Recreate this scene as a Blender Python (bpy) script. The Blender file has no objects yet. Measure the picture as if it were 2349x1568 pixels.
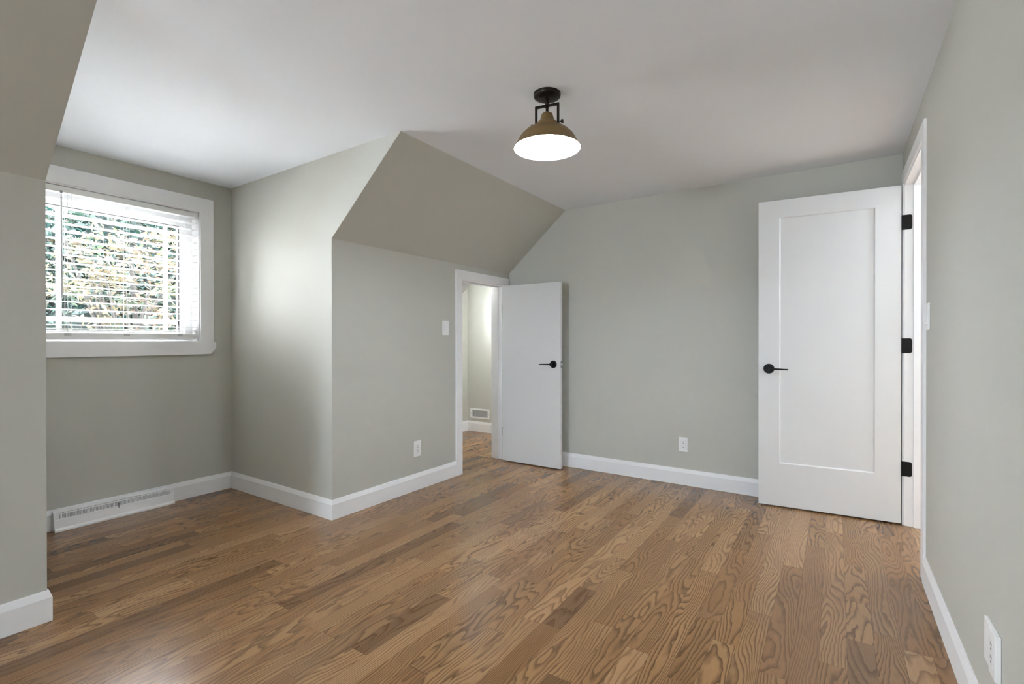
import bpy, bmesh, math, random
from mathutils import Vector, Matrix
D = bpy.data
C = bpy.context.scene.collection
PI = math.pi

# ------------------------------------------------------------------ camera
sc = bpy.context.scene
F_PX = 1116.49
YAW, PITCH, ROLL = 0.5874, -0.0033, -0.0009
cam_d = D.cameras.new('camera')
cam_d.sensor_fit = 'HORIZONTAL'
cam_d.sensor_width = 36.0
cam_d.lens = F_PX / 2349 * 36.0
cam_d.shift_y = (785.145 - 784) / 2349
cam_d.clip_start = 0.02
cam = D.objects.new('camera', cam_d)
C.objects.link(cam)
fw = Vector((math.cos(YAW) * math.cos(PITCH), math.sin(YAW) * math.cos(PITCH), math.sin(PITCH)))
rt = Vector((math.sin(YAW), -math.cos(YAW), 0))
up = rt.cross(fw)
r2 = math.cos(ROLL) * rt + math.sin(ROLL) * up
u2 = -math.sin(ROLL) * rt + math.cos(ROLL) * up
m = Matrix((r2, u2, -fw)).transposed().to_4x4()
m.translation = Vector((-3.8475, 0.3419, 1.107))
cam.matrix_world = m
sc.camera = cam

# ------------------------------------------------------------------ colour management
sc.view_settings.view_transform = 'Standard'
sc.view_settings.look = 'None'
sc.view_settings.exposure = 3.0
sc.view_settings.gamma = 1.0
sc.view_settings.use_curve_mapping = False
sc.cycles.diffuse_bounces = 8

# ------------------------------------------------------------------ overcast sky and fill lights added outside the view
SKY_STRENGTH = 10.2
REAR_FILL_W = 36.0
LAMP_STRENGTH = 78.0
HALL_W = 4.5
LAMP_COL = (0.79, 0.91, 1.08)

w = D.worlds.new('overcast_sky')
sc.world = w
w.use_nodes = True
nt = w.node_tree
nt.nodes.clear()
bg = nt.nodes.new('ShaderNodeBackground')
bg.inputs[0].default_value = (0.96, 0.955, 1.0, 1)
# overcast sky: the zenith is three times as bright as the horizon
tcw = nt.nodes.new('ShaderNodeTexCoord')
spw = nt.nodes.new('ShaderNodeSeparateXYZ')
nt.links.new(tcw.outputs['Generated'], spw.inputs[0])
mxw = nt.nodes.new('ShaderNodeMapRange')
mxw.inputs['From Min'].default_value = 0.0
mxw.inputs['From Max'].default_value = 1.0
mxw.inputs['To Min'].default_value = SKY_STRENGTH / 3
mxw.inputs['To Max'].default_value = SKY_STRENGTH
nt.links.new(spw.outputs['Z'], mxw.inputs['Value'])
nt.links.new(mxw.outputs['Result'], bg.inputs[1])
wo = nt.nodes.new('ShaderNodeOutputWorld')
nt.links.new(bg.outputs[0], wo.inputs[0])


def lamp_obj(name, ld, loc, direction):
    o = D.objects.new(name, ld)
    C.objects.link(o)
    o.location = loc
    o.rotation_euler = Vector(direction).to_track_quat('-Z', 'Y').to_euler()
    return o


# soft fill light added far behind the camera to lift the room
a = D.lights.new('rear_fill', 'POINT')
a.energy = REAR_FILL_W
a.shadow_soft_size = 0.40
a.color = LAMP_COL
lamp_obj('rear_fill', a, (-7.9, 2.45, 1.25), (0, 0, -1))
# light added in the unseen hallway to brighten knee wall and slope
a = D.lights.new('hall_fill', 'POINT')
a.energy = HALL_W
a.shadow_soft_size = 0.12
a.color = LAMP_COL
lamp_obj('hall_fill', a, (-0.26, -0.95, 1.90), (0, 0, -1))
# sampling portals in the two other windows (they only guide the sky light)
for nm, sx_, sz_, loc in (('dormer_portal', 0.87, 0.93, (-2.61, 4.37, 1.57)), ('far_portal', 1.0, 0.75, (0.25, 4.28, 1.45))):
    p = D.lights.new(nm, 'AREA')
    p.shape = 'RECTANGLE'
    p.size, p.size_y = sx_, sz_
    p.cycles.is_portal = True
    lamp_obj(nm, p, loc, (0, -1, 0))


# ------------------------------------------------------------------ node helpers
class N:
    def __init__(self, name):
        self.m = D.materials.new(name)
        self.m.use_nodes = True
        self.t = self.m.node_tree
        self.b = self.t.nodes['Principled BSDF']
        self.out = self.t.nodes['Material Output']

    def new(self, typ, **kw):
        n = self.t.nodes.new(typ)
        for k, v in kw.items():
            setattr(n, k, v)
        return n

    def set(self, inp, v):
        if isinstance(v, bpy.types.NodeSocket):
            self.t.links.new(v, inp)
        else:
            inp.default_value = v

    def math(self, op, a, b=0.0, c=None):
        n = self.new('ShaderNodeMath', operation=op)
        self.set(n.inputs[0], a)
        self.set(n.inputs[1], b)
        if c is not None:
            self.set(n.inputs[2], c)
        return n.outputs[0]

    def xyz(self, x, y, z):
        n = self.new('ShaderNodeCombineXYZ')
        for i, v in enumerate((x, y, z)):
            self.set(n.inputs[i], v)
        return n.outputs[0]

    def noise(self, vec, scale=1.0, detail=2.0, rough=0.5):
        n = self.new('ShaderNodeTexNoise')
        self.set(n.inputs['Vector'], vec)
        n.inputs['Scale'].default_value = scale
        n.inputs['Detail'].default_value = detail
        n.inputs['Roughness'].default_value = rough
        return n.outputs['Fac']

    def white(self, vec):
        n = self.new('ShaderNodeTexWhiteNoise', noise_dimensions='3D')
        self.set(n.inputs['Vector'], vec)
        return n.outputs['Value'], n.outputs['Color']

    def mix(self, fac, a, b, mode='MIX'):
        n = self.new('ShaderNodeMix', data_type='RGBA', blend_type=mode)
        self.set(n.inputs['Factor'], fac)
        self.set(n.inputs['A'], a)
        self.set(n.inputs['B'], b)
        return n.outputs['Result']

    def maprange(self, v, a, b, c, d, clamp=True):
        n = self.new('ShaderNodeMapRange')
        n.clamp = clamp
        self.set(n.inputs['Value'], v)
        for k, x in zip(('From Min', 'From Max', 'To Min', 'To Max'), (a, b, c, d)):
            n.inputs[k].default_value = x
        return n.outputs['Result']


def srgb(r, g, b):
    def f(c):
        c /= 255
        return c / 12.92 if c <= 0.04045 else ((c + 0.055) / 1.055) ** 2.4
    return (f(r), f(g), f(b), 1)


def paint(name, col, rough, bump=0.0, scale=300.0, spec=0.35):
    n = N(name)
    geo = n.new('ShaderNodeNewGeometry')
    v = n.noise(geo.outputs['Position'], scale, 3.0, 0.6)
    var = n.noise(geo.outputs['Position'], 2.3, 2.0, 0.5)
    hi = tuple(c * 1.02 for c in col[:3]) + (1,)
    lo = tuple(c * 0.98 for c in col[:3]) + (1,)
    n.set(n.b.inputs['Base Color'], n.mix(var, lo, hi))
    n.b.inputs['Roughness'].default_value = rough
    n.b.inputs['Specular IOR Level'].default_value = spec
    if bump:
        bp = n.new('ShaderNodeBump')
        bp.inputs['Strength'].default_value = bump
        bp.inputs['Distance'].default_value = 0.001
        n.set(bp.inputs['Height'], v)
        n.set(n.b.inputs['Normal'], bp.outputs['Normal'])
    return n.m


def metal(name, col, rough, metallic=1.0):
    n = N(name)
    tc = n.new('ShaderNodeTexCoord')
    v = n.noise(tc.outputs['Object'], 60.0, 3.0, 0.6)
    lo = tuple(c * 0.85 for c in col[:3]) + (1,)
    n.set(n.b.inputs['Base Color'], n.mix(v, lo, col))
    n.b.inputs['Roughness'].default_value = rough
    n.b.inputs['Metallic'].default_value = metallic
    return n.m


M = {}
M['wall'] = paint('grey_wall_paint', srgb(194, 193.5, 185.5), 0.62, 0.12, 420)
M['far_wall'] = M['wall']
M['ceiling'] = paint('white_ceiling_paint', srgb(236, 240, 246), 0.85, 0.1, 300)
M['trim'] = paint('white_semigloss_trim', srgb(240, 240, 241), 0.38, 0.03, 80, 0.4)
M['door'] = paint('white_door_paint', srgb(220, 220, 220), 0.42, 0.03, 90, 0.4)
M['plastic'] = paint('white_plastic', srgb(240, 240, 239), 0.35, 0, 80, 0.45)
M['vinyl'] = paint('white_vinyl', srgb(240, 240, 240), 0.35, 0, 80, 0.45)
M['enamel'] = paint('white_enamel_steel', srgb(243, 243, 243), 0.35, 0, 80, 0.5)
M['greyplastic'] = paint('grey_clear_plastic', srgb(205, 204, 205), 0.3, 0, 80, 0.5)
M['cord'] = paint('pale_cord', srgb(225, 230, 225), 0.8, 0, 500)
M['black'] = metal('matt_black_metal', (0.006, 0.0055, 0.005, 1), 0.42, 0.6)
M['bronze'] = metal('dark_bronze', (0.022, 0.016, 0.011, 1), 0.4, 0.7)
M['shade'] = metal('aged_bronze_shade', (0.30, 0.20, 0.085, 1), 0.46, 0.6)
M['steel'] = metal('satin_steel', (0.35, 0.35, 0.36, 1), 0.35, 1.0)
M['darkgap'] = paint('dark_slot', (0.02, 0.02, 0.02, 1), 0.8)
M['slot'] = paint('shadow_grey_slot', (0.09, 0.09, 0.09, 1), 0.8)
M['lining'] = paint('white_shade_lining', srgb(245, 240, 230), 0.5, 0, 80, 0.4)


def oak():
    n = N('stained_red_oak_strip')
    geo = n.new('ShaderNodeNewGeometry')
    sp = n.new('ShaderNodeSeparateXYZ')
    n.set(sp.inputs[0], geo.outputs['Position'])
    x, y = sp.outputs[0], sp.outputs[1]
    W = 0.083
    ry = n.math('DIVIDE', n.math('ADD', y, 0.024 + 20 * W), W)
    row = n.math('FLOOR', ry)
    fy = n.math('FRACT', ry)
    rr, rc = n.white(n.xyz(row, 3.7, 1.3))
    rr2, _ = n.white(n.xyz(row, 9.1, 5.2))
    L = n.math('MULTIPLY_ADD', rr2, 0.35, 0.52)
    xs = n.math('DIVIDE', n.math('MULTIPLY_ADD', rr, 13.0, n.math('ADD', x, 40.0)), L)
    xs = n.math('ADD', xs, n.math('MULTIPLY', n.math('SINE', n.math('MULTIPLY_ADD', xs, 1.9, row)), 0.38))
    col = n.math('FLOOR', xs)
    fx = n.math('FRACT', xs)
    idv, idc = n.white(n.xyz(col, row, 2.0))
    s3 = n.new('ShaderNodeSeparateColor')
    n.set(s3.inputs[0], idc)
    i1, i2, i3 = s3.outputs[0], s3.outputs[1], s3.outputs[2]
    # broad grain field, drawn out along the board
    gx = n.math('MULTIPLY_ADD', i1, 91.0, n.math('MULTIPLY', x, 1.7))
    gy = n.math('MULTIPLY_ADD', i2, 57.0, n.math('MULTIPLY', y, 9.5))
    wob = n.noise(n.xyz(n.math('MULTIPLY', x, 14.0), n.math('MULTIPLY', y, 45.0), n.math('MULTIPLY', i3, 40.0)), 1.0, 1.0, 0.5)
    field = n.noise(n.xyz(gx, gy, n.math('MULTIPLY', i3, 30.0)), 1.0, 1.0, 0.4)
    straight = n.math('MULTIPLY', n.math('MULTIPLY', y, 105.0), n.math('POWER', i3, 1.5))
    phase = n.math('ADD', n.math('MULTIPLY', field, 15.0), n.math('ADD', straight, n.math('MULTIPLY', wob, 0.9)))
    saw = n.math('FRACT', phase)
    # early-wood line: sharp on one side, fading on the other
    l1 = n.maprange(saw, 0.0, 0.50, 1.0, 0.0)
    l2 = n.maprange(saw, 0.88, 1.0, 0.0, 1.0)
    line = n.math('POWER', n.math('MAXIMUM', l1, l2), 1.25)
    # pores: short fine streaks
    pores = n.noise(n.xyz(n.math('MULTIPLY', x, 18.0), n.math('MULTIPLY', y, 420.0), i1), 1.0, 2.0, 0.6)
    pores = n.maprange(pores, 0.42, 0.66, 0.0, 1.0)
    blot = n.noise(n.xyz(n.math('MULTIPLY_ADD', i2, 33.0, n.math('MULTIPLY', x, 3.0)), n.math('MULTIPLY', y, 10.0), i1), 1.0, 3.0, 0.6)
    base = n.mix(i1, srgb(144, 105, 69), srgb(179, 139, 98))
    base = n.mix(n.math('MULTIPLY', i2, 0.4), base, srgb(146, 107, 61))
    dark = n.mix(i2, srgb(58, 36, 15), srgb(80, 53, 27))
    strength = n.math('MULTIPLY_ADD', i2, 0.42, 0.48)
    c = n.mix(n.math('MULTIPLY', line, strength), base, dark)
    c = n.mix(n.math('MULTIPLY', pores, 0.15), c, dark)
    c = n.mix(n.maprange(blot, 0.48, 0.75, 0.0, 0.5), c, n.mix(0.55, dark, base))
    # a few boards are markedly darker
    dk = n.maprange(idv, 0.84, 0.95, 0.0, 0.62)
    c = n.mix(dk, c, srgb(78, 48, 24))
    # joints
    ey = n.math('MULTIPLY', n.math('MINIMUM', fy, n.math('SUBTRACT', 1.0, fy)), W)
    ex = n.math('MULTIPLY', n.math('MINIMUM', fx, n.math('SUBTRACT', 1.0, fx)), L)
    joint = n.math('MINIMUM', ey, ex)
    jm = n.maprange(joint, 0.0002, 0.0011, 0.55, 0.0)
    c = n.mix(jm, c, srgb(70, 46, 28))
    n.set(n.b.inputs['Base Color'], c)
    n.b.inputs['Roughness'].default_value = 0.23
    n.b.inputs['Specular IOR Level'].default_value = 0.45
    bp = n.new('ShaderNodeBump')
    bp.inputs['Strength'].default_value = 0.22
    bp.inputs['Distance'].default_value = 0.0006
    n.set(bp.inputs['Height'], n.math('SUBTRACT', n.math('MULTIPLY', pores, -0.25), n.math('MULTIPLY', jm, 1.5)))
    n.set(n.b.inputs['Normal'], bp.outputs['Normal'])
    return n.m


M['oak'] = oak()


def glass():
    n = N('window_glass')
    n.t.nodes.remove(n.b)
    tr = n.new('ShaderNodeBsdfTransparent')
    tr.inputs[0].default_value = (0.96, 0.98, 0.975, 1)
    gl = n.new('ShaderNodeBsdfGlossy')
    gl.inputs['Roughness'].default_value = 0.02
    fr = n.new('ShaderNodeFresnel')
    fr.inputs[0].default_value = 1.45
    mx = n.new('ShaderNodeMixShader')
    n.t.links.new(fr.outputs[0], mx.inputs[0])
    n.t.links.new(tr.outputs[0], mx.inputs[1])
    n.t.links.new(gl.outputs[0], mx.inputs[2])
    n.t.links.new(mx.outputs[0], n.out.inputs[0])
    return n.m


M['glass'] = glass()


def slat_mat():
    n = N('white_blind_slat')
    n.b.inputs['Base Color'].default_value = srgb(243, 243, 243)
    n.b.inputs['Roughness'].default_value = 0.4
    tl = n.new('ShaderNodeBsdfTranslucent')
    tl.inputs[0].default_value = (0.85, 0.85, 0.85, 1)
    mx = n.new('ShaderNodeMixShader')
    mx.inputs[0].default_value = 0.35
    n.t.links.new(n.b.outputs[0], mx.inputs[1])
    n.t.links.new(tl.outputs[0], mx.inputs[2])
    n.t.links.new(mx.outputs[0], n.out.inputs[0])
    return n.m


M['slat'] = slat_mat()


def leaf_mat(name, cols):
    n = N(name)
    geo = n.new('ShaderNodeNewGeometry')
    rnd = geo.outputs['Random Per Island']
    cr = n.new('ShaderNodeValToRGB')
    el = cr.color_ramp.elements
    el[0].position, el[0].color = 0.0, cols[0]
    el[1].position, el[1].color = 1.0, cols[-1]
    for i, c in enumerate(cols[1:-1]):
        e = el.new((i + 1) / (len(cols) - 1))
        e.color = c
    n.set(cr.inputs[0], rnd)
    n.set(n.b.inputs['Base Color'], cr.outputs[0])
    n.b.inputs['Roughness'].default_value = 0.5
    tl = n.new('ShaderNodeBsdfTranslucent')
    n.set(tl.inputs[0], cr.outputs[0])
    mx = n.new('ShaderNodeMixShader')
    mx.inputs[0].default_value = 0.45
    n.t.links.new(n.b.outputs[0], mx.inputs[1])
    n.t.links.new(tl.outputs[0], mx.inputs[2])
    n.t.links.new(mx.outputs[0], n.out.inputs[0])
    return n.m


def emit(name, col, strength):
    n = N(name)
    n.b.inputs['Base Color'].default_value = (0.9, 0.9, 0.9, 1)
    n.b.inputs['Emission Color'].default_value = col
    n.b.inputs['Emission Strength'].default_value = strength
    return n.m


M['bulb'] = emit('lit_frosted_bulb', LAMP_COL + (1,), LAMP_STRENGTH)
M['bark'] = paint('grey_brown_bark', (0.012, 0.011, 0.010, 1), 0.9, 0.5, 40)
M['lawn'] = paint('pale_lawn', srgb(140, 144, 136), 0.9, 0.3, 30)
M['bounce_slab'] = paint('pale_bounce_slab', srgb(226, 226, 225), 0.9, 0.3, 60)


# ------------------------------------------------------------------ mesh helpers
class MB:
    def __init__(self):
        self.bm = bmesh.new()

    def box(self, x0, x1, y0, y1, z0, z1):
        x0, x1 = sorted((x0, x1)); y0, y1 = sorted((y0, y1)); z0, z1 = sorted((z0, z1))
        v = [self.bm.verts.new(p) for p in ((x0, y0, z0), (x1, y0, z0), (x1, y1, z0), (x0, y1, z0),
                                            (x0, y0, z1), (x1, y0, z1), (x1, y1, z1), (x0, y1, z1))]
        for f in ((3, 2, 1, 0), (4, 5, 6, 7), (0, 1, 5, 4), (1, 2, 6, 5), (2, 3, 7, 6), (3, 0, 4, 7)):
            self.bm.faces.new([v[i] for i in f])
        return self

    def prism(self, ring0, ring1):
        a = [self.bm.verts.new(p) for p in ring0]
        b = [self.bm.verts.new(p) for p in ring1]
        n = len(a)
        fs = [self.bm.faces.new(a[::-1]), self.bm.faces.new(b)]
        for i in range(n):
            fs.append(self.bm.faces.new((a[i], a[(i + 1) % n], b[(i + 1) % n], b[i])))
        return self

    def prism_x(self, poly_yz, x0, x1):
        return self.prism([(x0, y, z) for y, z in poly_yz], [(x1, y, z) for y, z in poly_yz])

    def prism_y(self, poly_xz, y0, y1):
        return self.prism([(x, y0, z) for x, z in poly_xz], [(x, y1, z) for x, z in poly_xz])

    def prism_z(self, poly_xy, z0, z1):
        return self.prism([(x, y, z0) for x, y in poly_xy], [(x, y, z1) for x, y in poly_xy])

    def quad(self, *pts):
        self.bm.faces.new([self.bm.verts.new(p) for p in pts])
        return self

    def lathe(self, prof, seg=48, cx=0, cy=0, axis='Z', origin=(0, 0, 0), close=False):
        rings = []
        for r, h in prof:
            ring = []
            for i in range(seg):
                t = 2 * PI * i / seg
                a_, b_ = r * math.cos(t), r * math.sin(t)
                p = {'Z': (a_, b_, h), 'X': (h, a_, b_), 'Y': (b_, h, a_)}[axis]
                ring.append(self.bm.verts.new((p[0] + origin[0] + cx, p[1] + origin[1] + cy, p[2] + origin[2])))
            rings.append(ring)
        for k in range(len(rings) - 1):
            for i in range(seg):
                j = (i + 1) % seg
                self.bm.faces.new((rings[k][i], rings[k][j], rings[k + 1][j], rings[k + 1][i]))
        if close:
            self.bm.faces.new(rings[0][::-1])
            self.bm.faces.new(rings[-1])
        return self

    def tube(self, p0, p1, r0, r1=None, seg=12):
        r1 = r0 if r1 is None else r1
        p0, p1 = Vector(p0), Vector(p1)
        d = (p1 - p0).normalized()
        e = d.orthogonal().normalized()
        f = d.cross(e)
        A, B = [], []
        for i in range(seg):
            t = 2 * PI * i / seg
            o = e * math.cos(t) + f * math.sin(t)
            A.append(self.bm.verts.new(p0 + o * r0))
            B.append(self.bm.verts.new(p1 + o * r1))
        for i in range(seg):
            j = (i + 1) % seg
            self.bm.faces.new((A[i], A[j], B[j], B[i]))
        self.bm.faces.new(A[::-1])
        self.bm.faces.new(B)
        return self

    def bevel(self, wdt, seg=2, angle=40):
        bmesh.ops.recalc_face_normals(self.bm, faces=self.bm.faces)
        es = [e for e in self.bm.edges if len(e.link_faces) == 2 and e.calc_face_angle(0) > math.radians(angle)]
        bmesh.ops.bevel(self.bm, geom=es, offset=wdt, segments=seg, profile=0.5, affect='EDGES', clamp_overlap=True)
        return self

    def build(self, name, mat, parent=None, smooth=False, flat_angle=35):
        bmesh.ops.recalc_face_normals(self.bm, faces=self.bm.faces)
        me = D.meshes.new(name)
        if smooth:
            for f in self.bm.faces:
                f.smooth = True
            for e in self.bm.edges:
                if len(e.link_faces) == 2 and e.calc_face_angle(0) > math.radians(flat_angle):
                    e.smooth = False
        self.bm.to_mesh(me)
        self.bm.free()
        me.materials.append(M[mat] if isinstance(mat, str) else mat)
        o = D.objects.new(name, me)
        C.objects.link(o)
        if parent is not None:
            o.parent = parent
        return o


def tag(o, label, cat, group=None, kind=None):
    o['label'] = label
    o['category'] = cat
    if group:
        o['group'] = group
    if kind:
        o['kind'] = kind
    return o


def empty(name, loc, rz=0.0):
    o = D.objects.new(name, None)
    o.empty_display_size = 0.1
    C.objects.link(o)
    o.location = loc
    o.rotation_euler = (0, 0, rz)
    return o


def struct(name, mb, mat, label, cat):
    return tag(mb.build(name, mat), label, cat, kind='structure')


# ------------------------------------------------------------------ dimensions (metres)
YS, YK, YW = 2.3355, 2.9426, 4.1566      # slope top, knee wall, window wall
XR, XL = -1.9553, -3.2665                # right and left cheeks of the dormer
HC, HK, HB = 2.2605, 1.7424, 0.1216      # ceiling, knee-wall top, baseboard
XB = -8.4                                # wall behind the camera
T = 0.12
E = 0.001
KS = (HC - HK) / (YS - YK)               # dz/dy of the roof slope
XF, YF = 0.875, 4.147                    # far room beyond the small door
ZF = 1.90

# ------------------------------------------------------------------ room shell
struct('floor', MB().prism_z([(XB - T, -1.5), (1.1, -1.5), (1.1, 4.4), (XB - T, 4.4)], -0.12, 0.0), 'oak',
       'brown stained oak strip floor running through the whole room', 'floor')
struct('ceiling', MB().prism_z([(XB - T, -T), (T, -T), (T, YS + 0.02), (XR + 0.06, YS + 0.02), (XR + 0.06, YW + 0.05),
                                (XL - 0.06, YW + 0.05), (XL - 0.06, YS + 0.02), (XB - T, YS + 0.02)], HC, HC + 0.15), 'ceiling',
       'flat white ceiling reaching into the window dormer', 'ceiling')

end_poly = [(-T, 0), (YK + T, 0), (YK + T, HK - 0.02), (YK, HK + 0.03), (YS, HC + 0.03), (-T, HC + 0.03)]
struct('wall_end', MB().prism_x(end_poly, 0, T), 'wall', 'grey end wall between the two open white doors', 'wall')

# right wall with its doorway
DX0, DX1, DZ = -0.885, -0.115, 2.045
wr = MB().box(XB - T, DX0, -T, 0, 0, HC + 0.02).box(DX1, T, -T, 0, 0, HC + 0.02).box(DX0, DX1, -T, 0, DZ, HC + 0.02)
struct('wall_right', wr, 'wall', 'grey wall along the right edge holding the tall doorway', 'wall')

# knee wall with the low doorway
KX0, KX1, KZ = -0.708, -0.102, 1.622
wk = MB().box(XR + E, KX0, YK, YK + T, 0, HK).box(KX1, 0, YK, YK + T, 0, HK).box(KX0, KX1, YK, YK + T, KZ, HK)
struct('wall_knee', wk, 'wall', 'low grey knee wall with the small doorway', 'wall')


def slope(name, x0, x1, label):
    nrm = Vector((0, -KS, 1)).normalized()
    a_ = Vector((0, YS - 0.0, HC)); b_ = Vector((0, YK, HK))
    a2 = a_ + Vector((0, 0, 0.16)); b2 = Vector((0, YK + T, HK - 0.0 + 0.06))
    poly = [(a_.y, a_.z), (b_.y, b_.z), (b_.y + T, b_.z), (b2.y, b2.z), (a2.y, a2.z)]
    struct(name, MB().prism_x(poly, x0, x1), 'wall', label, 'sloping wall')


slope('wall_slope_right', XR + E, T, 'grey sloping roof plane above the low knee wall')
slope('wall_slope_left', XB - T, XL - E, 'dark grey sloping roof plane in the upper left corner')

chk = [(YS + E, HC), (YK + E, HK), (YK + E, 0), (YW + 0.2, 0), (YW + 0.2, HC + 0.1), (YS + E, HC + 0.1)]
struct('wall_dormer_right', MB().prism_x(chk, XR, XR + T), 'wall',
       'grey dormer side wall catching the window light', 'wall')
struct('wall_dormer_left', MB().prism_x(chk, XL - T, XL), 'wall',
       'grey dormer side wall left of the window, turned away', 'wall')
struct('wall_knee_left', MB().box(XB - T, XL - E, YK, YK + T, 0, HK), 'wall',
       'grey knee wall at the left edge in front of the window', 'wall')

# window wall
WX0, WX1, WZ0, WZ1 = -3.044, -2.176, 1.104, 2.036
ww = (MB().box(XL, WX0, YW, YW + 0.2, 0, HC).box(WX1, XR, YW, YW + 0.2, 0, HC)
      .box(WX0, WX1, YW, YW + 0.2, 0, WZ0).box(WX0, WX1, YW, YW + 0.2, WZ1, HC))
struct('wall_window', ww, 'wall', 'grey wall around the window at the back of the dormer', 'wall')

# wall behind the camera
struct('wall_rear', MB().box(XB - T, XB, -T, YK + T, 0, HC), 'wall', 'grey wall behind the camera', 'wall')

# far room beyond the small doorway
struct('wall_far_end', MB().box(XF, XF + T, YK + T, YF + T, 0, ZF + 0.1), 'wall',
       'bright grey wall seen through the small doorway', 'wall')
FWX0, FWX1, FWZ0, FWZ1 = -0.20, 0.70, 1.10, 1.72
wf = (MB().box(-0.53, FWX0, YF, YF + T, 0, ZF + 0.1).box(FWX1, XF, YF, YF + T, 0, ZF + 0.1)
      .box(FWX0, FWX1, YF, YF + T, 0, FWZ0).box(FWX0, FWX1, YF, YF + T, FWZ1, ZF + 0.1))
struct('wall_far_window', wf, 'wall', 'narrow sliver of grey wall at the far room corner', 'wall')
zs = lambda y: HK + KS * (y - YK)
fl = (MB().box(-0.53, -0.402, 3.25, YF, 0, ZF).box(-1.07, -0.53, 3.25, 3.37, 0, ZF).box(-1.07, -0.95, YK + T, 3.25, 0, ZF))
struct('wall_far_left', fl, 'wall', 'hidden grey side wall of the far room', 'wall')
struct('wall_far_slope', MB().prism_x([(YK + T, zs(YK + T)), (3.25, zs(3.25)), (3.25, ZF), (YK + T, ZF)], -0.95, -0.400), 'trim',
       'white sloping corner just inside the top of the small doorway', 'sloping wall')
struct('wall_far_near', MB().box(T, XF + T, YK, YK + T, 0, ZF + 0.1), 'wall', 'hidden grey near wall of the far room', 'wall')
struct('ceiling_far', MB().box(-1.07, XF + T, YK + T, YF + T, ZF, ZF + 0.12), 'ceiling',
       'white ceiling of the far room', 'ceiling')

# hallway behind the tall doorway
hl = MB().box(-1.5, 0.5, -1.42, -1.3, 0, HC).box(-1.62, -1.5, -1.42, -T, 0, HC).box(0.5, 0.62, -1.42, -T, 0, HC)
struct('wall_hall', hl, 'wall', 'grey hallway walls behind the tall doorway', 'wall')
struct('ceiling_hall', MB().box(-1.62, 0.62, -1.42, -T, HC, HC + 0.1), 'ceiling', 'white hallway ceiling', 'ceiling')

# ------------------------------------------------------------------ baseboards
BPROF = [(0.0, 0.0), (0.0135, 0.0), (0.0135, 0.094), (0.0060, 0.1180), (0.0045, HB), (0.0, HB)]


def base_run(pts, names):
    """pts run with the room on their LEFT side; one mitred board per segment."""
    P = [Vector(p) for p in pts]
    nr = []
    for i in range(len(P) - 1):
        d = (P[i + 1] - P[i]).normalized()
        nr.append(Vector((-d.y, d.x)))
    off = []
    for i in range(len(P)):
        if i == 0:
            off.append(nr[0])
        elif i == len(P) - 1:
            off.append(nr[-1])
        else:
            b_ = nr[i - 1] + nr[i]
            off.append(b_ / (1 + nr[i - 1].dot(nr[i])))
    for i, it in enumerate(names):
        if it is None:
            continue
        nm, lab = it
        r0 = [(P[i].x + off[i].x * t, P[i].y + off[i].y * t, z + 0.0004) for t, z in BPROF]
        r1 = [(P[i + 1].x + off[i + 1].x * t, P[i + 1].y + off[i + 1].y * t, z + 0.0004) for t, z in BPROF]
        struct(nm, MB().prism(r0, r1), 'trim', lab, 'baseboard')


base_run([(-0.782, YK), (XR, YK), (XR, YW), (XL, YW), (XL, YK), (XB, YK)],
         [('baseboard_knee', 'white baseboard along the knee wall left of the small door'),
          ('baseboard_dormer_right', 'white baseboard under the sunlit dormer side wall'),
          ('baseboard_window', 'white baseboard on the window wall behind the long floor register'),
          ('baseboard_dormer_left', 'white baseboard end wrapping round the left wall corner'),
          ('baseboard_left', 'white baseboard at the lower left edge on the near knee wall')])
base_run([(0, 0), (0, YK)], [('baseboard_end', 'white baseboard along the end wall between the two doors')])
base_run([(XB, 0), (-0.957, 0)], [('baseboard_right', 'white baseboard running along the right wall toward the tall doorway')])
base_run([(XF, YK + T), (XF, YF), (-0.39, YF)],
         [('baseboard_far_end', 'white baseboard under the vent in the far room'),
          ('baseboard_far_window', 'short white baseboard at the left corner of the far room')])

# ------------------------------------------------------------------ door frames
# small doorway: casing on the room side, jamb, stop
tr1 = empty('trim_1', (0, 0, 0))
tag(tr1, 'white casing around the low doorway in the knee wall', 'door frame', kind='structure')
yc0, yc1 = YK - 0.016, YK
CW = 0.072
cs = (MB().box(KX0 - CW, KX0, yc0, yc1, 0.0005, KZ + CW).box(KX1, KX1 + 0.086, yc0, yc1, 0.0005, KZ + CW)
      .box(KX0, KX1, yc0, yc1, KZ + 0.002, KZ + CW))
cs.build('casing', 'trim', tr1)
jb = (MB().box(KX0 - 0.004, KX0 + 0.010, YK - 0.002, YK + T + 0.002, 0.0005, KZ).box(KX1 - 0.010, KX1 + 0.004, YK - 0.002, YK + T + 0.002, 0.0005, KZ)
      .box(KX0 + 0.010, KX1 - 0.010, YK - 0.002, YK + T + 0.002, KZ - 0.010, KZ + 0.004))
jb.build('jamb', 'trim', tr1)
st = (MB().box(KX0 + 0.010, KX0 + 0.020, YK + 0.04, YK + 0.075, 0.0005, KZ - 0.010)
      .box(KX1 - 0.020, KX1 - 0.010, YK + 0.04, YK + 0.075, 0.0005, KZ - 0.010)
      .box(KX0 + 0.020, KX1 - 0.020, YK + 0.04, YK + 0.075, KZ - 0.020, KZ - 0.010))
st.build('door_stop', 'trim', tr1)

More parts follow.
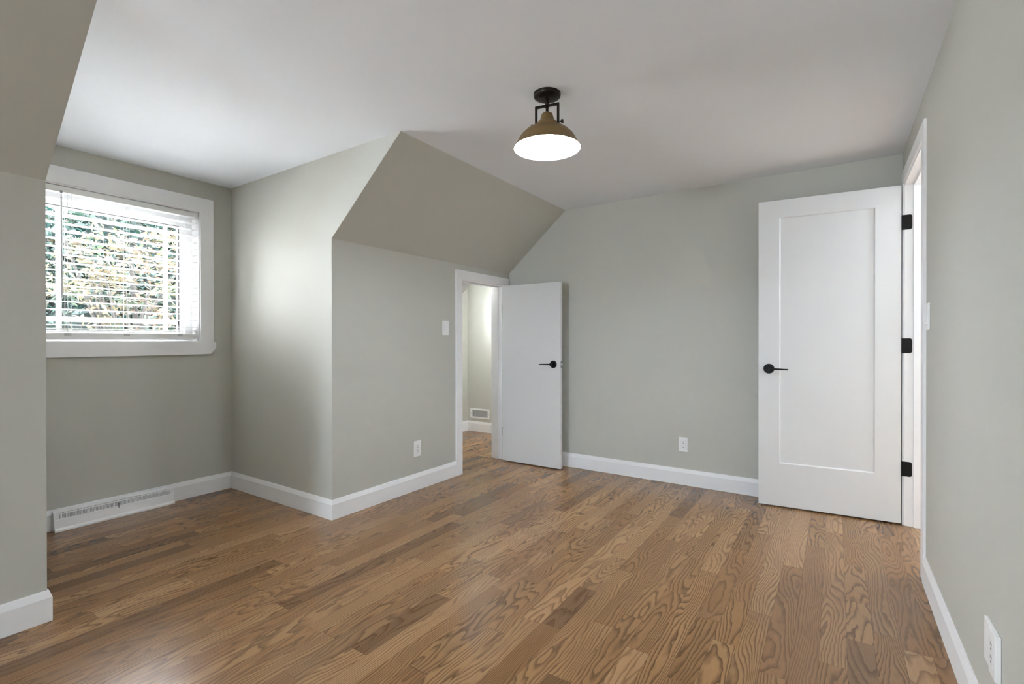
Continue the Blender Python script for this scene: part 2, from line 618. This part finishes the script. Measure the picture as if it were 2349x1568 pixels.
# tall doorway
tr2 = empty('trim_2', (0, 0, 0))
tag(tr2, 'white casing and jamb around the tall doorway in the right wall', 'door frame', kind='structure')
ct = 0.011
(MB().box(DX0 - 0.072, DX0, 0, ct, 0.0005, DZ + 0.072).box(DX1, DX1 + 0.072, 0, ct, 0.0005, DZ + 0.072)
 .box(DX0, DX1, 0, ct, DZ, DZ + 0.072)).build('casing', 'trim', tr2)
(MB().box(DX0 - 0.004, DX0 + 0.012, -T - 0.002, 0.002, 0.0005, DZ).box(DX1 - 0.012, DX1 + 0.004, -T - 0.002, 0.002, 0.0005, DZ)
 .box(DX0 + 0.012, DX1 - 0.012, -T - 0.002, 0.002, DZ - 0.012, DZ + 0.004)).build('jamb', 'trim', tr2)
(MB().box(DX0 + 0.012, DX0 + 0.024, -0.085, -0.040, 0.0005, DZ - 0.012)
 .box(DX1 - 0.024, DX1 - 0.012, -0.085, -0.040, 0.0005, DZ - 0.012)
 .box(DX0 + 0.024, DX1 - 0.024, -0.085, -0.040, DZ - 0.024, DZ - 0.012)).build('door_stop', 'trim', tr2)


# ------------------------------------------------------------------ doors
def leaf_mesh(Wd, Ht, th, panel, face):
    """leaf in local axes: X from hinge to free edge, face plane at Y=0, thickness away from the viewer (face=+1: viewer at +Y)."""
    mb = MB()
    if panel is None:
        mb.box(0, Wd, -face * th, 0, 0, Ht)
        mb.bevel(0.0012, 2)
        return mb
    u0, u1, v0, v1 = panel
    dp, sl = 0.0075, 0.007
    for side in (0, 1):
        yo = 0 if side == 0 else -face * th
        yi = yo - face * dp if side == 0 else yo + face * dp
        O = [(0, 0), (Wd, 0), (Wd, Ht), (0, Ht)]
        I = [(u0, v0), (u1, v0), (u1, v1), (u0, v1)]
        K = [(u0 + sl, v0 + sl), (u1 - sl, v0 + sl), (u1 - sl, v1 - sl), (u0 + sl, v1 - sl)]
        for i in range(4):
            j = (i + 1) % 4
            mb.quad((O[i][0], yo, O[i][1]), (O[j][0], yo, O[j][1]), (I[j][0], yo, I[j][1]), (I[i][0], yo, I[i][1]))
            mb.quad((I[i][0], yo, I[i][1]), (I[j][0], yo, I[j][1]), (K[j][0], yi, K[j][1]), (K[i][0], yi, K[i][1]))
        mb.quad(*[(k[0], yi, k[1]) for k in K])
    for (a0, b0), (a1, b1) in (((0, 0), (Wd, 0)), ((Wd, 0), (Wd, Ht)), ((Wd, Ht), (0, Ht)), ((0, Ht), (0, 0))):
        mb.quad((a0, 0, b0), (a1, 0, b1), (a1, -face * th, b1), (a0, -face * th, b0))
    bmesh.ops.remove_doubles(mb.bm, verts=mb.bm.verts, dist=1e-5)
    return mb


def door_handle(parent, u, z, th, face):
    for side in (1, -1):
        y0 = 0.0 if side == 1 else -face * th
        sg = face * side
        h = MB().lathe([(0.0, 0.0), (0.0325, 0.0), (0.0325, 0.006), (0.030, 0.0095), (0.0, 0.0095)], 48, axis='Y', origin=(0, 0, 0))
        h.lathe([(0.0105, 0.009), (0.0105, 0.036), (0.013, 0.040), (0.013, 0.052), (0.011, 0.055), (0.0, 0.055)], 24, axis='Y')
        for v in h.bm.verts:
            v.co = Vector((v.co.x + u, y0 + sg * v.co.y, v.co.z + z))
        hd = h.build('door_handle', 'black', parent, smooth=True)
        lv = MB()
        x0, x1 = u + 0.006, u - 0.112
        r0 = [(x0, y0 + sg * yy, z + zz) for yy, zz in ((0.038, -0.0065), (0.054, -0.0065), (0.054, 0.0065), (0.038, 0.0065))]
        r1 = [(x1, y0 + sg * yy, z + zz) for yy, zz in ((0.041, -0.007), (0.053, -0.007), (0.053, 0.002), (0.041, 0.002))]
        lv.prism(r0, r1).bevel(0.0018, 2)
        lv.build('lever', 'black', hd)


# tall panelled door
hx, hy, fx_, fy_ = -0.1255, 0.0165, -0.186, 0.778
L1 = math.hypot(fx_ - hx, fy_ - hy)
ang = math.atan2(fy_ - hy, fx_ - hx)
d1 = empty('door_1', (hx, hy, 0.010), ang)
tag(d1, 'tall white single panel door standing open in front of the end wall', 'door', kind='structure')
H1 = 2.027
leaf_mesh(L1, H1, 0.035, (0.127, L1 - 0.123, 0.283, H1 - 0.116), 1).build('leaf', 'door', d1)
door_handle(d1, L1 - 0.062, 0.910, 0.035, 1)
for zc in (1.812, 1.076, 0.340):
    hg = MB()
    poly = []
    z0, z1 = zc - 0.044, zc + 0.044
    # leaf screwed to the jamb, rounded at its inner corners (local door axes are turned back below)
    R = 0.012
    yb, ye = 0.016, -0.034
    poly = [(yb, z0), (yb, z1), (ye + R, z1)]
    poly += [(ye + R - R * math.sin(t), z1 - R + R * math.cos(t)) for t in (0.3, 0.7, 1.1, 1.5)]
    poly += [(ye, z1 - R), (ye, z0 + R)]
    poly += [(ye + R - R * math.cos(t), z0 + R - R * math.sin(t)) for t in (0.3, 0.7, 1.1, 1.5)]
    poly += [(ye + R, z0)]
    hg.prism_x(poly, DX1 - 0.0145, DX1 - 0.0119)
    hg.tube((DX1 + 0.004, 0.020, z0), (DX1 + 0.004, 0.020, z1), 0.006)
    mi = (Matrix.Translation(d1.location) @ Matrix.Rotation(ang, 4, 'Z')).inverted()
    bmesh.ops.transform(hg.bm, matrix=mi, verts=hg.bm.verts)
    hg.build('hinge', 'black', d1)
lt = MB().box(L1 - 0.0003, L1 + 0.0008, -0.031, -0.004, 0.882, 0.938)
lt.build('latch_plate', 'steel', d1)
lb = MB().box(L1 + 0.0006, L1 + 0.0085, -0.022, -0.012, 0.904, 0.918)
lb.build('latch_bolt', 'steel', d1)

# small flush door
sx, sy = -0.1575, 2.906
d2 = empty('door_2', (sx, sy, 0.009), -PI / 2)
tag(d2, 'small plain white flush door standing open at the knee wall', 'door', kind='structure')
L2, H2 = 0.604, 1.604
leaf_mesh(L2, H2, 0.035, None, -1).build('leaf', 'door', d2)
door_handle(d2, L2 - 0.068, 0.896, 0.035, -1)
MB().box(L2 - 0.0003, L2 + 0.0009, 0.004, 0.031, 0.866, 0.926).build('latch_plate', 'steel', d2)
MB().box(L2 + 0.0006, L2 + 0.008, 0.011, 0.024, 0.888, 0.904).build('latch_bolt', 'vinyl', d2)
for zc in (1.395, 0.263):
    hg = MB().tube((-0.009, 0.012, zc - 0.038), (-0.009, 0.012, zc + 0.038), 0.0052, seg=12)
    hg.box(-0.009, 0.0, 0.0035, 0.0055, zc - 0.038, zc + 0.038)
    hg.build('hinge', 'steel', d2)

# ------------------------------------------------------------------ window
tr3 = MB()
y0, y1 = YW - 0.018, YW
WC = 0.087
(tr3.box(WX0 - WC, WX0, y0, y1, WZ0 - 0.004, WZ1 + 0.098).box(WX1, WX1 + WC, y0, y1, WZ0 - 0.004, WZ1 + 0.098)
 .box(WX0, WX1, y0, y1, WZ1, WZ1 + 0.098))
tr3o = tr3.build('trim_3', 'trim')
tag(tr3o, 'wide white flat casing round the window', 'window trim', kind='structure')
zt, zb = WZ0 - 0.004, WZ0 - 0.092
xl_, xr_ = WX0 - WC - 0.011, WX1 + WC + 0.011
ap = MB().prism_y([(xl_, zt), (xl_, zt - 0.040), (xl_ + 0.035, zb), (xr_ - 0.035, zb), (xr_, zt - 0.040), (xr_, zt)], YW - 0.030, YW)
tag(ap.build('trim_4', 'trim'), 'white window apron board with clipped lower corners', 'window trim', kind='structure')

w1 = empty('window_1', ((WX0 + WX1) / 2, YW + 0.15, WZ0))
tag(w1, 'white vinyl dormer window with slim perimeter glazing bars', 'window', kind='structure')
ox, oy, oz = w1.location


def wl(mb):
    for v in mb.bm.verts:
        v.co -= Vector((ox, oy, oz))
    return mb


# reveal lining boards
rv = (MB().box(WX0, WX0 + 0.006, YW, YW + 0.2, WZ0, WZ1).box(WX1 - 0.006, WX1, YW, YW + 0.2, WZ0, WZ1)
      .box(WX0 + 0.006, WX1 - 0.006, YW, YW + 0.2, WZ1 - 0.006, WZ1).box(WX0 + 0.006, WX1 - 0.006, YW - 0.002, YW + 0.2, WZ0 - 0.006, WZ0 + 0.004))
wl(rv).build('reveal', 'trim', w1)
fx0, fx1, fz0, fz1 = WX0 + 0.006, WX1 - 0.006, WZ0 + 0.004, WZ1 - 0.006
ya, yb = YW + 0.100, YW + 0.185
GX0, GX1, GZ0, GZ1 = -2.990, -2.260, 1.172, 1.932
fr = (MB().box(fx0, fx0 + 0.030, ya, yb, fz0, fz1).box(fx1 - 0.045, fx1, ya, yb, fz0, fz1)
      .box(fx0 + 0.045, fx1 - 0.045, ya, yb, fz0, fz0 + 0.04).box(fx0 + 0.045, fx1 - 0.045, ya, yb, fz1 - 0.055, fz1))
wl(fr).build('window_frame', 'vinyl', w1)
ya2, yb2 = YW + 0.112, YW + 0.165
sh = (MB().box(fx0 + 0.030, GX0, ya2, yb2, fz0 + 0.04, fz1 - 0.055).box(GX1, fx1 - 0.045, ya2, yb2, fz0 + 0.04, fz1 - 0.055)
      .box(GX0, GX1, ya2, yb2, fz0 + 0.04, GZ0).box(GX0, GX1, ya2, yb2, GZ1, fz1 - 0.055))
sash = wl(sh).build('sash', 'vinyl', w1)
gk = MB()
g = 0.003
(gk.box(GX0, GX0 + g, ya2 + 0.004, ya2 + 0.02, GZ0, GZ1).box(GX1 - g, GX1, ya2 + 0.004, ya2 + 0.02, GZ0, GZ1)
 .box(GX0, GX1, ya2 + 0.004, ya2 + 0.02, GZ1 - g, GZ1))
wl(gk).build('gasket', 'darkgap', sash)
yg = YW + 0.135
wl(MB().box(GX0, GX1, yg, yg + 0.004, GZ0, GZ1)).build('pane', 'glass', w1)
for x0, x1 in ((-2.921, -2.896), (-2.354, -2.328)):
    wl(MB().box(x0, x1, yg - 0.009, yg - 0.001, GZ0, GZ1)).build('glazing_bar', 'vinyl', w1)
for z0, z1 in ((1.228, 1.251), (1.868, 1.891)):
    wl(MB().box(GX0, GX1, yg - 0.0085, yg - 0.0015, z0, z1)).build('glazing_bar', 'vinyl', w1)

# simple glazed unit in the far room
e_ = empty('window_2', ((FWX0 + FWX1) / 2, YF + 0.05, FWZ0))
tag(e_, 'plain white framed window in the far room', 'window', kind='structure')
k = 0.035
for pn, pm, rects, th in (('window_frame', 'vinyl', [(FWX0, FWX0 + k, FWZ0, FWZ1), (FWX1 - k, FWX1, FWZ0, FWZ1),
                                                     (FWX0 + k, FWX1 - k, FWZ0, FWZ0 + k), (FWX0 + k, FWX1 - k, FWZ1 - k, FWZ1)], 0.04),
                          ('pane', 'glass', [(FWX0 + k, FWX1 - k, FWZ0 + k, FWZ1 - k)], 0.004)):
    mb = MB()
    for a0, a1, z0, z1 in rects:
        mb.box(a0, a1, e_.location.y - th / 2, e_.location.y + th / 2, z0, z1)
    for v in mb.bm.verts:
        v.co -= e_.location
    mb.build(pn, pm, e_)

# ------------------------------------------------------------------ blind
bl = empty('window_blind', ((WX0 + WX1) / 2, YW + 0.034, WZ0 + 0.006))
tag(bl, 'white horizontal slat blind hanging half open in the window', 'blind')
bx0, bx1 = WX0 + 0.012, WX1 - 0.011
ob = Vector(bl.location)


def bb(mb):
    for v in mb.bm.verts:
        v.co -= ob
    return mb


bb(MB().box(bx0, bx1, YW + 0.006, YW + 0.060, 1.991, 2.027).bevel(0.003, 2)).build('headrail', 'plastic', bl)
bb(MB().box(bx1 - 0.020, bx1 + 0.003, YW + 0.0035, YW + 0.062, 1.986, 2.0285).bevel(0.003, 2)).build('headrail_bracket', 'plastic', bl)
SY0, SY1 = YW + 0.009, YW + 0.058
cy = (SY0 + SY1) / 2


def slat_mb(zc, tilt=0.0025, crown=0.0016):
    mb = MB()
    top, bot = [], []
    n = 6
    for i in range(n + 1):
        t = i / n
        yy = SY0 + (SY1 - SY0) * t
        zz = zc + tilt * (0.5 - t) + crown * (1 - (2 * t - 1) ** 2)
        top.append((yy, zz + 0.0013)); bot.append((yy, zz - 0.0013))
    mb.prism_x(bot + top[::-1], bx0 + 0.003, bx1 - 0.003)
    return bb(mb)


NS = 17
for i in range(NS):
    slat_mb(1.950 - 0.0465 * i).build('slat', 'slat', bl)
for zc in (1.1835, 1.1745, 1.1655):
    slat_mb(zc, 0.001).build('slat', 'slat', bl)
bb(MB().box(bx0 + 0.004, bx1 - 0.004, SY0, SY1, 1.118, 1.157).bevel(0.004, 2)).build('bottom_rail', 'plastic', bl)
for xc in (-2.897, -2.606, -2.300):
    cd = MB()
    for yy in (SY0 - 0.0015, SY1 + 0.0015):
        cd.tube((xc, yy, 1.150), (xc, yy, 1.993), 0.0011, seg=6)
    bb(cd).build('ladder_cord', 'cord', bl)
    bb(MB().box(xc - 0.016, xc + 0.016, SY0 - 0.003, SY0 + 0.001, 1.140, 1.157).bevel(0.001, 1)).build('cord_clip', 'greyplastic', bl)
cdl = MB().tube((-2.880, SY0 - 0.004, 1.16), (-2.880, SY0 - 0.004, 1.993), 0.0009, seg=6).tube((-2.590, SY0 - 0.003, 1.16), (-2.590, SY0 - 0.003, 1.993), 0.0009, seg=6)
bb(cdl).build('lift_cord', 'cord', bl)
wd = MB().tube((-2.925, YW - 0.004, 1.363), (-2.926, YW + 0.0, 1.962), 0.0046, 0.004, seg=8)
wand = bb(wd).build('tilt_wand', 'greyplastic', bl)
wh = MB().tube((-2.926, YW + 0.0, 1.960), (-2.926, YW + 0.003, 1.985), 0.0018, seg=6).box(-2.931, -2.921, YW - 0.002, YW + 0.007, 1.985, 1.998)
bb(wh).build('wand_hook', 'steel', wand)

# ------------------------------------------------------------------ ceiling light
LX, LY = -1.86, 1.467
cl = empty('ceiling_light', (LX, LY, HC))
tag(cl, 'lit bronze barn shade ceiling light hanging from a black canopy', 'ceiling light')
cn = MB().lathe([(0.0, -0.0005), (0.0635, -0.0005), (0.0635, -0.010), (0.060, -0.017), (0.045, -0.024), (0.020, -0.027), (0.0, -0.027)], 48)
cnp = cn.build('canopy', 'bronze', cl, smooth=True)
MB().lathe([(0.0, -0.019), (0.004, -0.019), (0.004, -0.028), (0.0025, -0.031), (0.0, -0.031)], 12, cx=-0.036, cy=0.022).build('canopy_screw', 'bronze', cnp, smooth=True)
stm = MB().lathe([(0.0065, -0.026), (0.0065, -0.040), (0.0095, -0.042), (0.0095, -0.050), (0.0075, -0.053), (0.0095, -0.056), (0.0095, -0.066),
                  (0.0065, -0.069), (0.0065, -0.094)], 24)
stm.build('stem', 'bronze', cl, smooth=True)
YA = math.radians(100.5)
hw = 0.054
yk = MB()
bt = 0.0048
yk.box(-hw - bt, hw + bt, -bt, bt, -0.0615, -0.0515)
yk.box(-hw - bt, -hw + bt, -bt, bt, -0.160, -0.0615)
yk.box(hw - bt, hw + bt, -bt, bt, -0.160, -0.0615)
bmesh.ops.transform(yk.bm, matrix=Matrix.Rotation(YA, 4, 'Z'), verts=yk.bm.verts)
ykp = yk.build('yoke', 'bronze', cl)
for sg in (1, -1):
    ts = MB().lathe([(0.003, 0.0), (0.003, 0.010), (0.0085, 0.011), (0.0095, 0.015), (0.0085, 0.019), (0.0, 0.019)], 16, axis='X')
    bmesh.ops.transform(ts.bm, matrix=Matrix.Rotation(YA + (PI if sg > 0 else 0), 4, 'Z') @ Matrix.Translation((hw + bt, 0, -0.140)), verts=ts.bm.verts)
    ts.build('thumb_screw', 'bronze', ykp, smooth=True)
out = [(0.0065, -0.088), (0.016, -0.089), (0.024, -0.094), (0.0275, -0.102), (0.031, -0.115), (0.0355, -0.127), (0.041, -0.133), (0.049, -0.138),
       (0.0515, -0.144), (0.0525, -0.153), (0.064, -0.158), (0.085, -0.167), (0.104, -0.180), (0.122, -0.198), (0.134, -0.216), (0.1395, -0.228),
       (0.147, -0.240), (0.1555, -0.252), (0.1575, -0.2535), (0.1575, -0.2555)]
inn = [(0.155, -0.2555), (0.1455, -0.243), (0.1375, -0.2305), (0.132, -0.219), (0.120, -0.201), (0.102, -0.183), (0.083, -0.170),
       (0.062, -0.161), (0.050, -0.157), (0.046, -0.150), (0.030, -0.132), (0.022, -0.110), (0.0, -0.105)]
shd = MB().lathe(out + [inn[0]], 96).build('shade', 'shade', cl, smooth=True, flat_angle=50)
MB().lathe(inn, 96).build('shade_lining', 'lining', shd, smooth=True)
blb = MB().lathe([(0.0, -0.226), (0.012, -0.2245), (0.022, -0.219), (0.028, -0.209), (0.0295, -0.198), (0.027, -0.186), (0.021, -0.174), (0.015, -0.164), (0.013, -0.150), (0.013, -0.120)], 32)
blb.build('bulb', 'bulb', cl, smooth=True)


# ------------------------------------------------------------------ wall plates
def plate_frame(name, loc, rz):
    return empty(name, loc, rz)


def plate_bm(w_=0.070, h_=0.114, th=0.0055):
    return MB().box(-w_ / 2, w_ / 2, -th, 0, -h_ / 2, h_ / 2).bevel(0.0022, 2)


def decora_outlet(root, th=0.0055, xo=0.0):
    MBx = MB().box(xo - 0.0168, xo + 0.0168, -th - 0.0012, -th + 0.001, -0.0335, 0.0335).bevel(0.0006, 1)
    rc = MBx.build('receptacle', 'plastic', root)
    MB().box(xo - 0.0176, xo + 0.0176, -th - 0.00025, -th + 0.0005, -0.0343, 0.0343).build('seam', 'greyplastic', rc)
    sl = MB()
    yy = -th - 0.0015
    for zc in (0.0185, -0.0145):
        sl.box(xo - 0.0068, xo - 0.0046, yy, yy + 0.001, zc, zc + 0.0085)
        sl.box(xo + 0.0046, xo + 0.0066, yy, yy + 0.001, zc + 0.001, zc + 0.0078)
        sl.lathe([(0.0, yy), (0.0029, yy), (0.0029, yy + 0.001)], 12, axis='Y', origin=(xo, 0, zc - 0.0072))
    sl.build('socket_slots', 'slot', rc)


def rocker_switch(root, th=0.0055, lean=0.0028):
    r = MB().prism_x([(-th + 0.001, -0.0335), (-th - 0.0010 - lean, -0.0335), (-th - 0.0010, 0.002), (-th - 0.0022, 0.0335), (-th + 0.001, 0.0335)], -0.0168, 0.0168)
    r.build('rocker', 'plastic', root)
    MB().box(-0.0176, 0.0176, -th - 0.0002, -th + 0.0005, -0.0343, 0.0343).build('seam', 'greyplastic', root)


# local -Y is the outward face
sw1 = empty('light_switch', (-0.902, YK - 0.0002, 1.211), 0)
tag(sw1, 'white rocker light switch on the knee wall left of the small doorway', 'light switch', 'white rocker light switches')
plate_bm(0.074, 0.116).build('cover_plate', 'plastic', sw1)
rocker_switch(sw1, lean=0.0015)

sw2 = empty('light_switch', (-1.036, 0.0002, 1.213), PI)
tag(sw2, 'white rocker light switch edge-on beside the tall doorway casing', 'light switch', 'white rocker light switches')
plate_bm(0.070, 0.120).build('cover_plate', 'plastic', sw2)
rocker_switch(sw2, lean=0.006)

ou1 = empty('wall_outlet', (-1.219, YK - 0.0002, 0.305), 0)
tag(ou1, 'white electrical outlet low on the knee wall', 'outlet', 'white wall outlets')
plate_bm(0.071, 0.116).build('cover_plate', 'plastic', ou1)
decora_outlet(ou1)

ou2 = empty('wall_outlet', (-0.0002, 1.319, 0.3095), -PI / 2)
tag(ou2, 'white electrical outlet low on the end wall between the doors', 'outlet', 'white wall outlets')
plate_bm(0.067, 0.112).build('cover_plate', 'plastic', ou2)
decora_outlet(ou2)

ou3 = empty('wall_outlet', (-2.117, 0.0002, 0.313), PI)
tag(ou3, 'double white wall plate low on the right wall at the picture corner', 'outlet', 'white wall outlets')
p1 = MB().box(-0.061, 0.0, -0.0095, 0, -0.057, 0.057).bevel(0.002, 2).build('blank_plate', 'plastic', ou3)
p2 = MB().box(0.0004, 0.061, -0.0125, 0, -0.058, 0.057).bevel(0.002, 2).build('cover_plate', 'plastic', ou3)
decora_outlet(ou3, 0.0125, 0.030)

# ------------------------------------------------------------------ baseboard register under the window
rg = empty('floor_register', (-2.672, YW - 0.0137, 0.0006))
tag(rg, 'long white slotted heat register against the baseboard under the window', 'register')
rx0, rx1 = -0.303, 0.310
# profile in (y, z): back at y=0, front toward the room (-y); slotted sloping top, plain front, kicked foot
bodyp = [(0, 0.0), (-0.052, 0.0), (-0.052, 0.010), (-0.042, 0.020), (-0.036, 0.066), (-0.031, 0.068), (-0.0225, 0.102), (-0.016, 0.1075), (0, 0.113)]
rb = MB()
inner = [(0, 0.0), (-0.046, 0.0), (-0.046, 0.008), (-0.038, 0.018), (-0.031, 0.064), (-0.018, 0.098), (-0.013, 0.102), (0, 0.106)]
rb.prism_x(bodyp[:6] + [(-0.031, 0.0685), (0, 0.0685)], rx0, rx1)
rb.prism_x([(0, 0.1035), (-0.0222, 0.1035), (-0.016, 0.1085), (0, 0.1135)], rx0, rx1)
rb.prism_x([(0, 0.0686), (-0.0308, 0.0686), (-0.0222, 0.1034), (0, 0.1034)], rx0, rx0 + 0.022)
rb.prism_x([(0, 0.0686), (-0.0308, 0.0686), (-0.0222, 0.1034), (0, 0.1034)], rx1 - 0.022, rx1)
rb.build('register_body', 'enamel', rg)
MB().prism_x([(-0.002, 0.0688), (-0.016, 0.0688), (-0.008, 0.1030), (-0.002, 0.1030)], rx0 + 0.0222, rx1 - 0.0222).build('dark_cavity', 'darkgap', rg)
gr = MB()
NSL = 84
pitch = (rx1 - rx0 - 0.044) / NSL
for i in range(NSL + 1):
    xc = rx0 + 0.022 + pitch * i
    gr.prism_x([(-0.016, 0.0686), (-0.0308, 0.0686), (-0.0222, 0.1034), (-0.009, 0.1034)], xc - pitch * 0.23, xc + pitch * 0.23)
gr.prism_x([(-0.0175, 0.0935), (-0.02475, 0.0935), (-0.0236, 0.0985), (-0.0163, 0.0985)], rx0 + 0.022, rx1 - 0.022)
gr.build('grille', 'enamel', rg)
MB().box(0.0, 0.0045, -0.041, -0.030, 0.058, 0.090).build('damper_lever', 'steel', rg)

# ------------------------------------------------------------------ far room vent and knob
vt = empty('wall_vent', (XF - 0.0002, 3.955, 0.2205), 0)
tag(vt, 'white return air vent low on the far wall seen through the small doorway', 'vent')
vw, vh = 0.146, 0.060
fw_ = 0.026
vf = (MB().box(-0.007, 0, -vw, vw, vh - fw_ + 0.008, vh).box(-0.007, 0, -vw, vw, -vh, -vh + fw_ - 0.008)
      .box(-0.007, 0, -vw, -vw + fw_, -vh + fw_ - 0.008, vh - fw_ + 0.008).box(-0.007, 0, vw - fw_, vw, -vh + fw_ - 0.008, vh - fw_ + 0.008))
vf.build('vent_frame', 'enamel', vt)
MB().box(-0.001, 0, -vw + fw_, vw - fw_, -vh + fw_ - 0.008, vh - fw_ + 0.008).build('dark_cavity', 'darkgap', vt)
vl = MB()
for i in range(24):
    yy = -vw + fw_ + (2 * (vw - fw_)) * (i + 0.5) / 24
    vl.prism_z([(-0.0055, yy - 0.0036), (-0.0045, yy - 0.0044), (-0.0012, yy + 0.0022), (-0.0022, yy + 0.0030)], -vh + fw_ - 0.008, vh - fw_ + 0.008)
vl.build('louvre_blades', 'enamel', vt)
for yy in (-vw + 0.012, vw - 0.012):
    MB().lathe([(0.0, -0.0085), (0.003, -0.008), (0.004, -0.0068)], 12, axis='X', origin=(0, yy, 0)).build('screw', 'steel', vt, smooth=True)

hk = MB().lathe([(0.010, 0.0), (0.010, -0.004), (0.006, -0.008), (0.006, -0.022), (0.014, -0.026), (0.0165, -0.034), (0.012, -0.043), (0.0, -0.046)], 24, axis='X')
hko = hk.build('wall_knob', 'black', smooth=True)  # plain round knob on the far wall, purpose unknown
hko.location = (XF, 3.742, 1.126)
tag(hko, 'tiny dark round knob on the far wall, half hidden by the small doorway jamb', 'knob')


# ------------------------------------------------------------------ trees outside
def tree(name, label, centre, rad, nleaf, size, cols, seed, core=0.0, nclump=70, ground=-3.2):
    rnd = random.Random(seed)
    root = empty(name, (centre[0], centre[1], ground))
    tag(root, label, 'tree')
    top = centre[2] - ground
    tk = MB()
    pts = [Vector((0, 0, 0))]
    for i in range(1, 7):
        pts.append(Vector((rnd.uniform(-.1, .1), rnd.uniform(-.1, .1), top * i / 6 + 0.3 * rad[2] * (i == 6))))
    for i in range(6):
        tk.tube(pts[i], pts[i + 1], 0.13 - 0.017 * i, 0.13 - 0.017 * (i + 1), 10)
    for _ in range(16):
        b0 = pts[rnd.randint(3, 5)]
        t = rnd.uniform(0, 2 * PI)
        b1 = Vector((math.cos(t) * rad[0] * 0.75, math.sin(t) * rad[1] * 0.75, top + rnd.uniform(-0.7, 0.7) * rad[2]))
        tk.tube(b0, b1, 0.035, 0.008, 6)
    tk.build('trunk', 'bark', root)
    # dense inner crown
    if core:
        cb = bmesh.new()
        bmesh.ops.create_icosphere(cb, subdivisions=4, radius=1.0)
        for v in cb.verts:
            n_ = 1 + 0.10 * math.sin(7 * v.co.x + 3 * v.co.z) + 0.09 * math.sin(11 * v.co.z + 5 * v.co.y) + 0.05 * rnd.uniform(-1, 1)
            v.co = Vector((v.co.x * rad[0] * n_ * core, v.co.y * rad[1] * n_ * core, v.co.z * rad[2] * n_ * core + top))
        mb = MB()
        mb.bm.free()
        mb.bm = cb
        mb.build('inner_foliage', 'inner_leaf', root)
    # clumps of leaves
    clumps = []
    for _ in range(nclump):
        v = Vector((rnd.gauss(0, 1), rnd.gauss(0, 1), rnd.gauss(0, 1))).normalized() * ((0.93 + 0.12 * rnd.random()) if core else (0.35 + 0.65 * rnd.random()))
        clumps.append((Vector((v.x * rad[0], v.y * rad[1], v.z * rad[2] + top)), rnd.random()))
    vs, fs, sh_ = [], [], []
    for _ in range(nleaf):
        c, tone = rnd.choice(clumps)
        p = c + Vector((rnd.gauss(0, 0.12) * rad[0], rnd.gauss(0, 0.12) * rad[1], rnd.gauss(0, 0.09) * rad[2]))
        L = size * rnd.uniform(0.6, 1.3)
        Wd = L * rnd.uniform(0.28, 0.45)
        d = Vector((rnd.gauss(0, 1), rnd.gauss(0, 1), rnd.gauss(-0.45, 0.5))).normalized()
        sdir = d.cross(Vector((rnd.gauss(0, 1), rnd.gauss(0, 1), rnd.gauss(0, 1)))).normalized()
        nrm = d.cross(sdir)
        k = len(vs)
        for a_, b_, c_ in ((0, 0, 0), (0.35, 0.5, 0.05), (0.75, 0.33, 0.02), (1, 0, -0.08), (0.75, -0.33, 0.02), (0.35, -0.5, 0.05)):
            vs.append(p + d * (L * a_) + sdir * (Wd * b_) + nrm * (L * c_))
        fs.append(tuple(range(k, k + 6)))
        sh_.append(int(min(0.999, max(0, tone + rnd.gauss(0, 0.16))) * len(cols)))
    me = D.meshes.new('foliage')
    me.from_pydata([tuple(v) for v in vs], [], fs)
    for q, c_ in enumerate(cols):
        me.materials.append(leaf_mat('%s_leaves_%d' % (name, q), [c_, tuple(x * 1.35 for x in c_[:3]) + (1,)]))
    me.polygons.foreach_set('material_index', sh_)
    o = D.objects.new('foliage', me)
    C.objects.link(o)
    o.parent = root
    return root


def dim(c, k):
    return tuple(v * k for v in c[:3]) + (1,)


KL = 0.042
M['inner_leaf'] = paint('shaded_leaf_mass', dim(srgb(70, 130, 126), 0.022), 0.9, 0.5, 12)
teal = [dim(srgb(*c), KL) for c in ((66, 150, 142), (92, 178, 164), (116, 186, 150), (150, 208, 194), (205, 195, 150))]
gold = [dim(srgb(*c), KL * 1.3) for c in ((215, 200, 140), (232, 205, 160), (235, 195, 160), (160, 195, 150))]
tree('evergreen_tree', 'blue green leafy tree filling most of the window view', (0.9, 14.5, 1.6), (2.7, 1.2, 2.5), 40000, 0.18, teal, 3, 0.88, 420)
tree('maple_tree', 'yellow and orange tinged maple seen behind the blind', (-0.45, 10.4, 2.2), (1.3, 0.5, 0.95), 1500, 0.125, gold, 11, 0, 34)
tree('birch_tree', 'green tree further right outside the window', (8.6, 15.5, 1.4), (1.8, 1.0, 2.2), 6000, 0.27, teal, 21, 0.7, 80)
struct('roof', MB().box(-5.2, 3.5, YW + 0.2, 8.6, 0.74, 0.86), 'bounce_slab',  # unseen slab added to bounce sky light up into the dormer
       'unseen pale slab added below the dormer window to bounce sky light in', 'roof')
struct('ground', MB().box(-30, 30, 4.6, 60, -3.4, -3.2), 'lawn', 'pale lawn outside below the window', 'lawn')
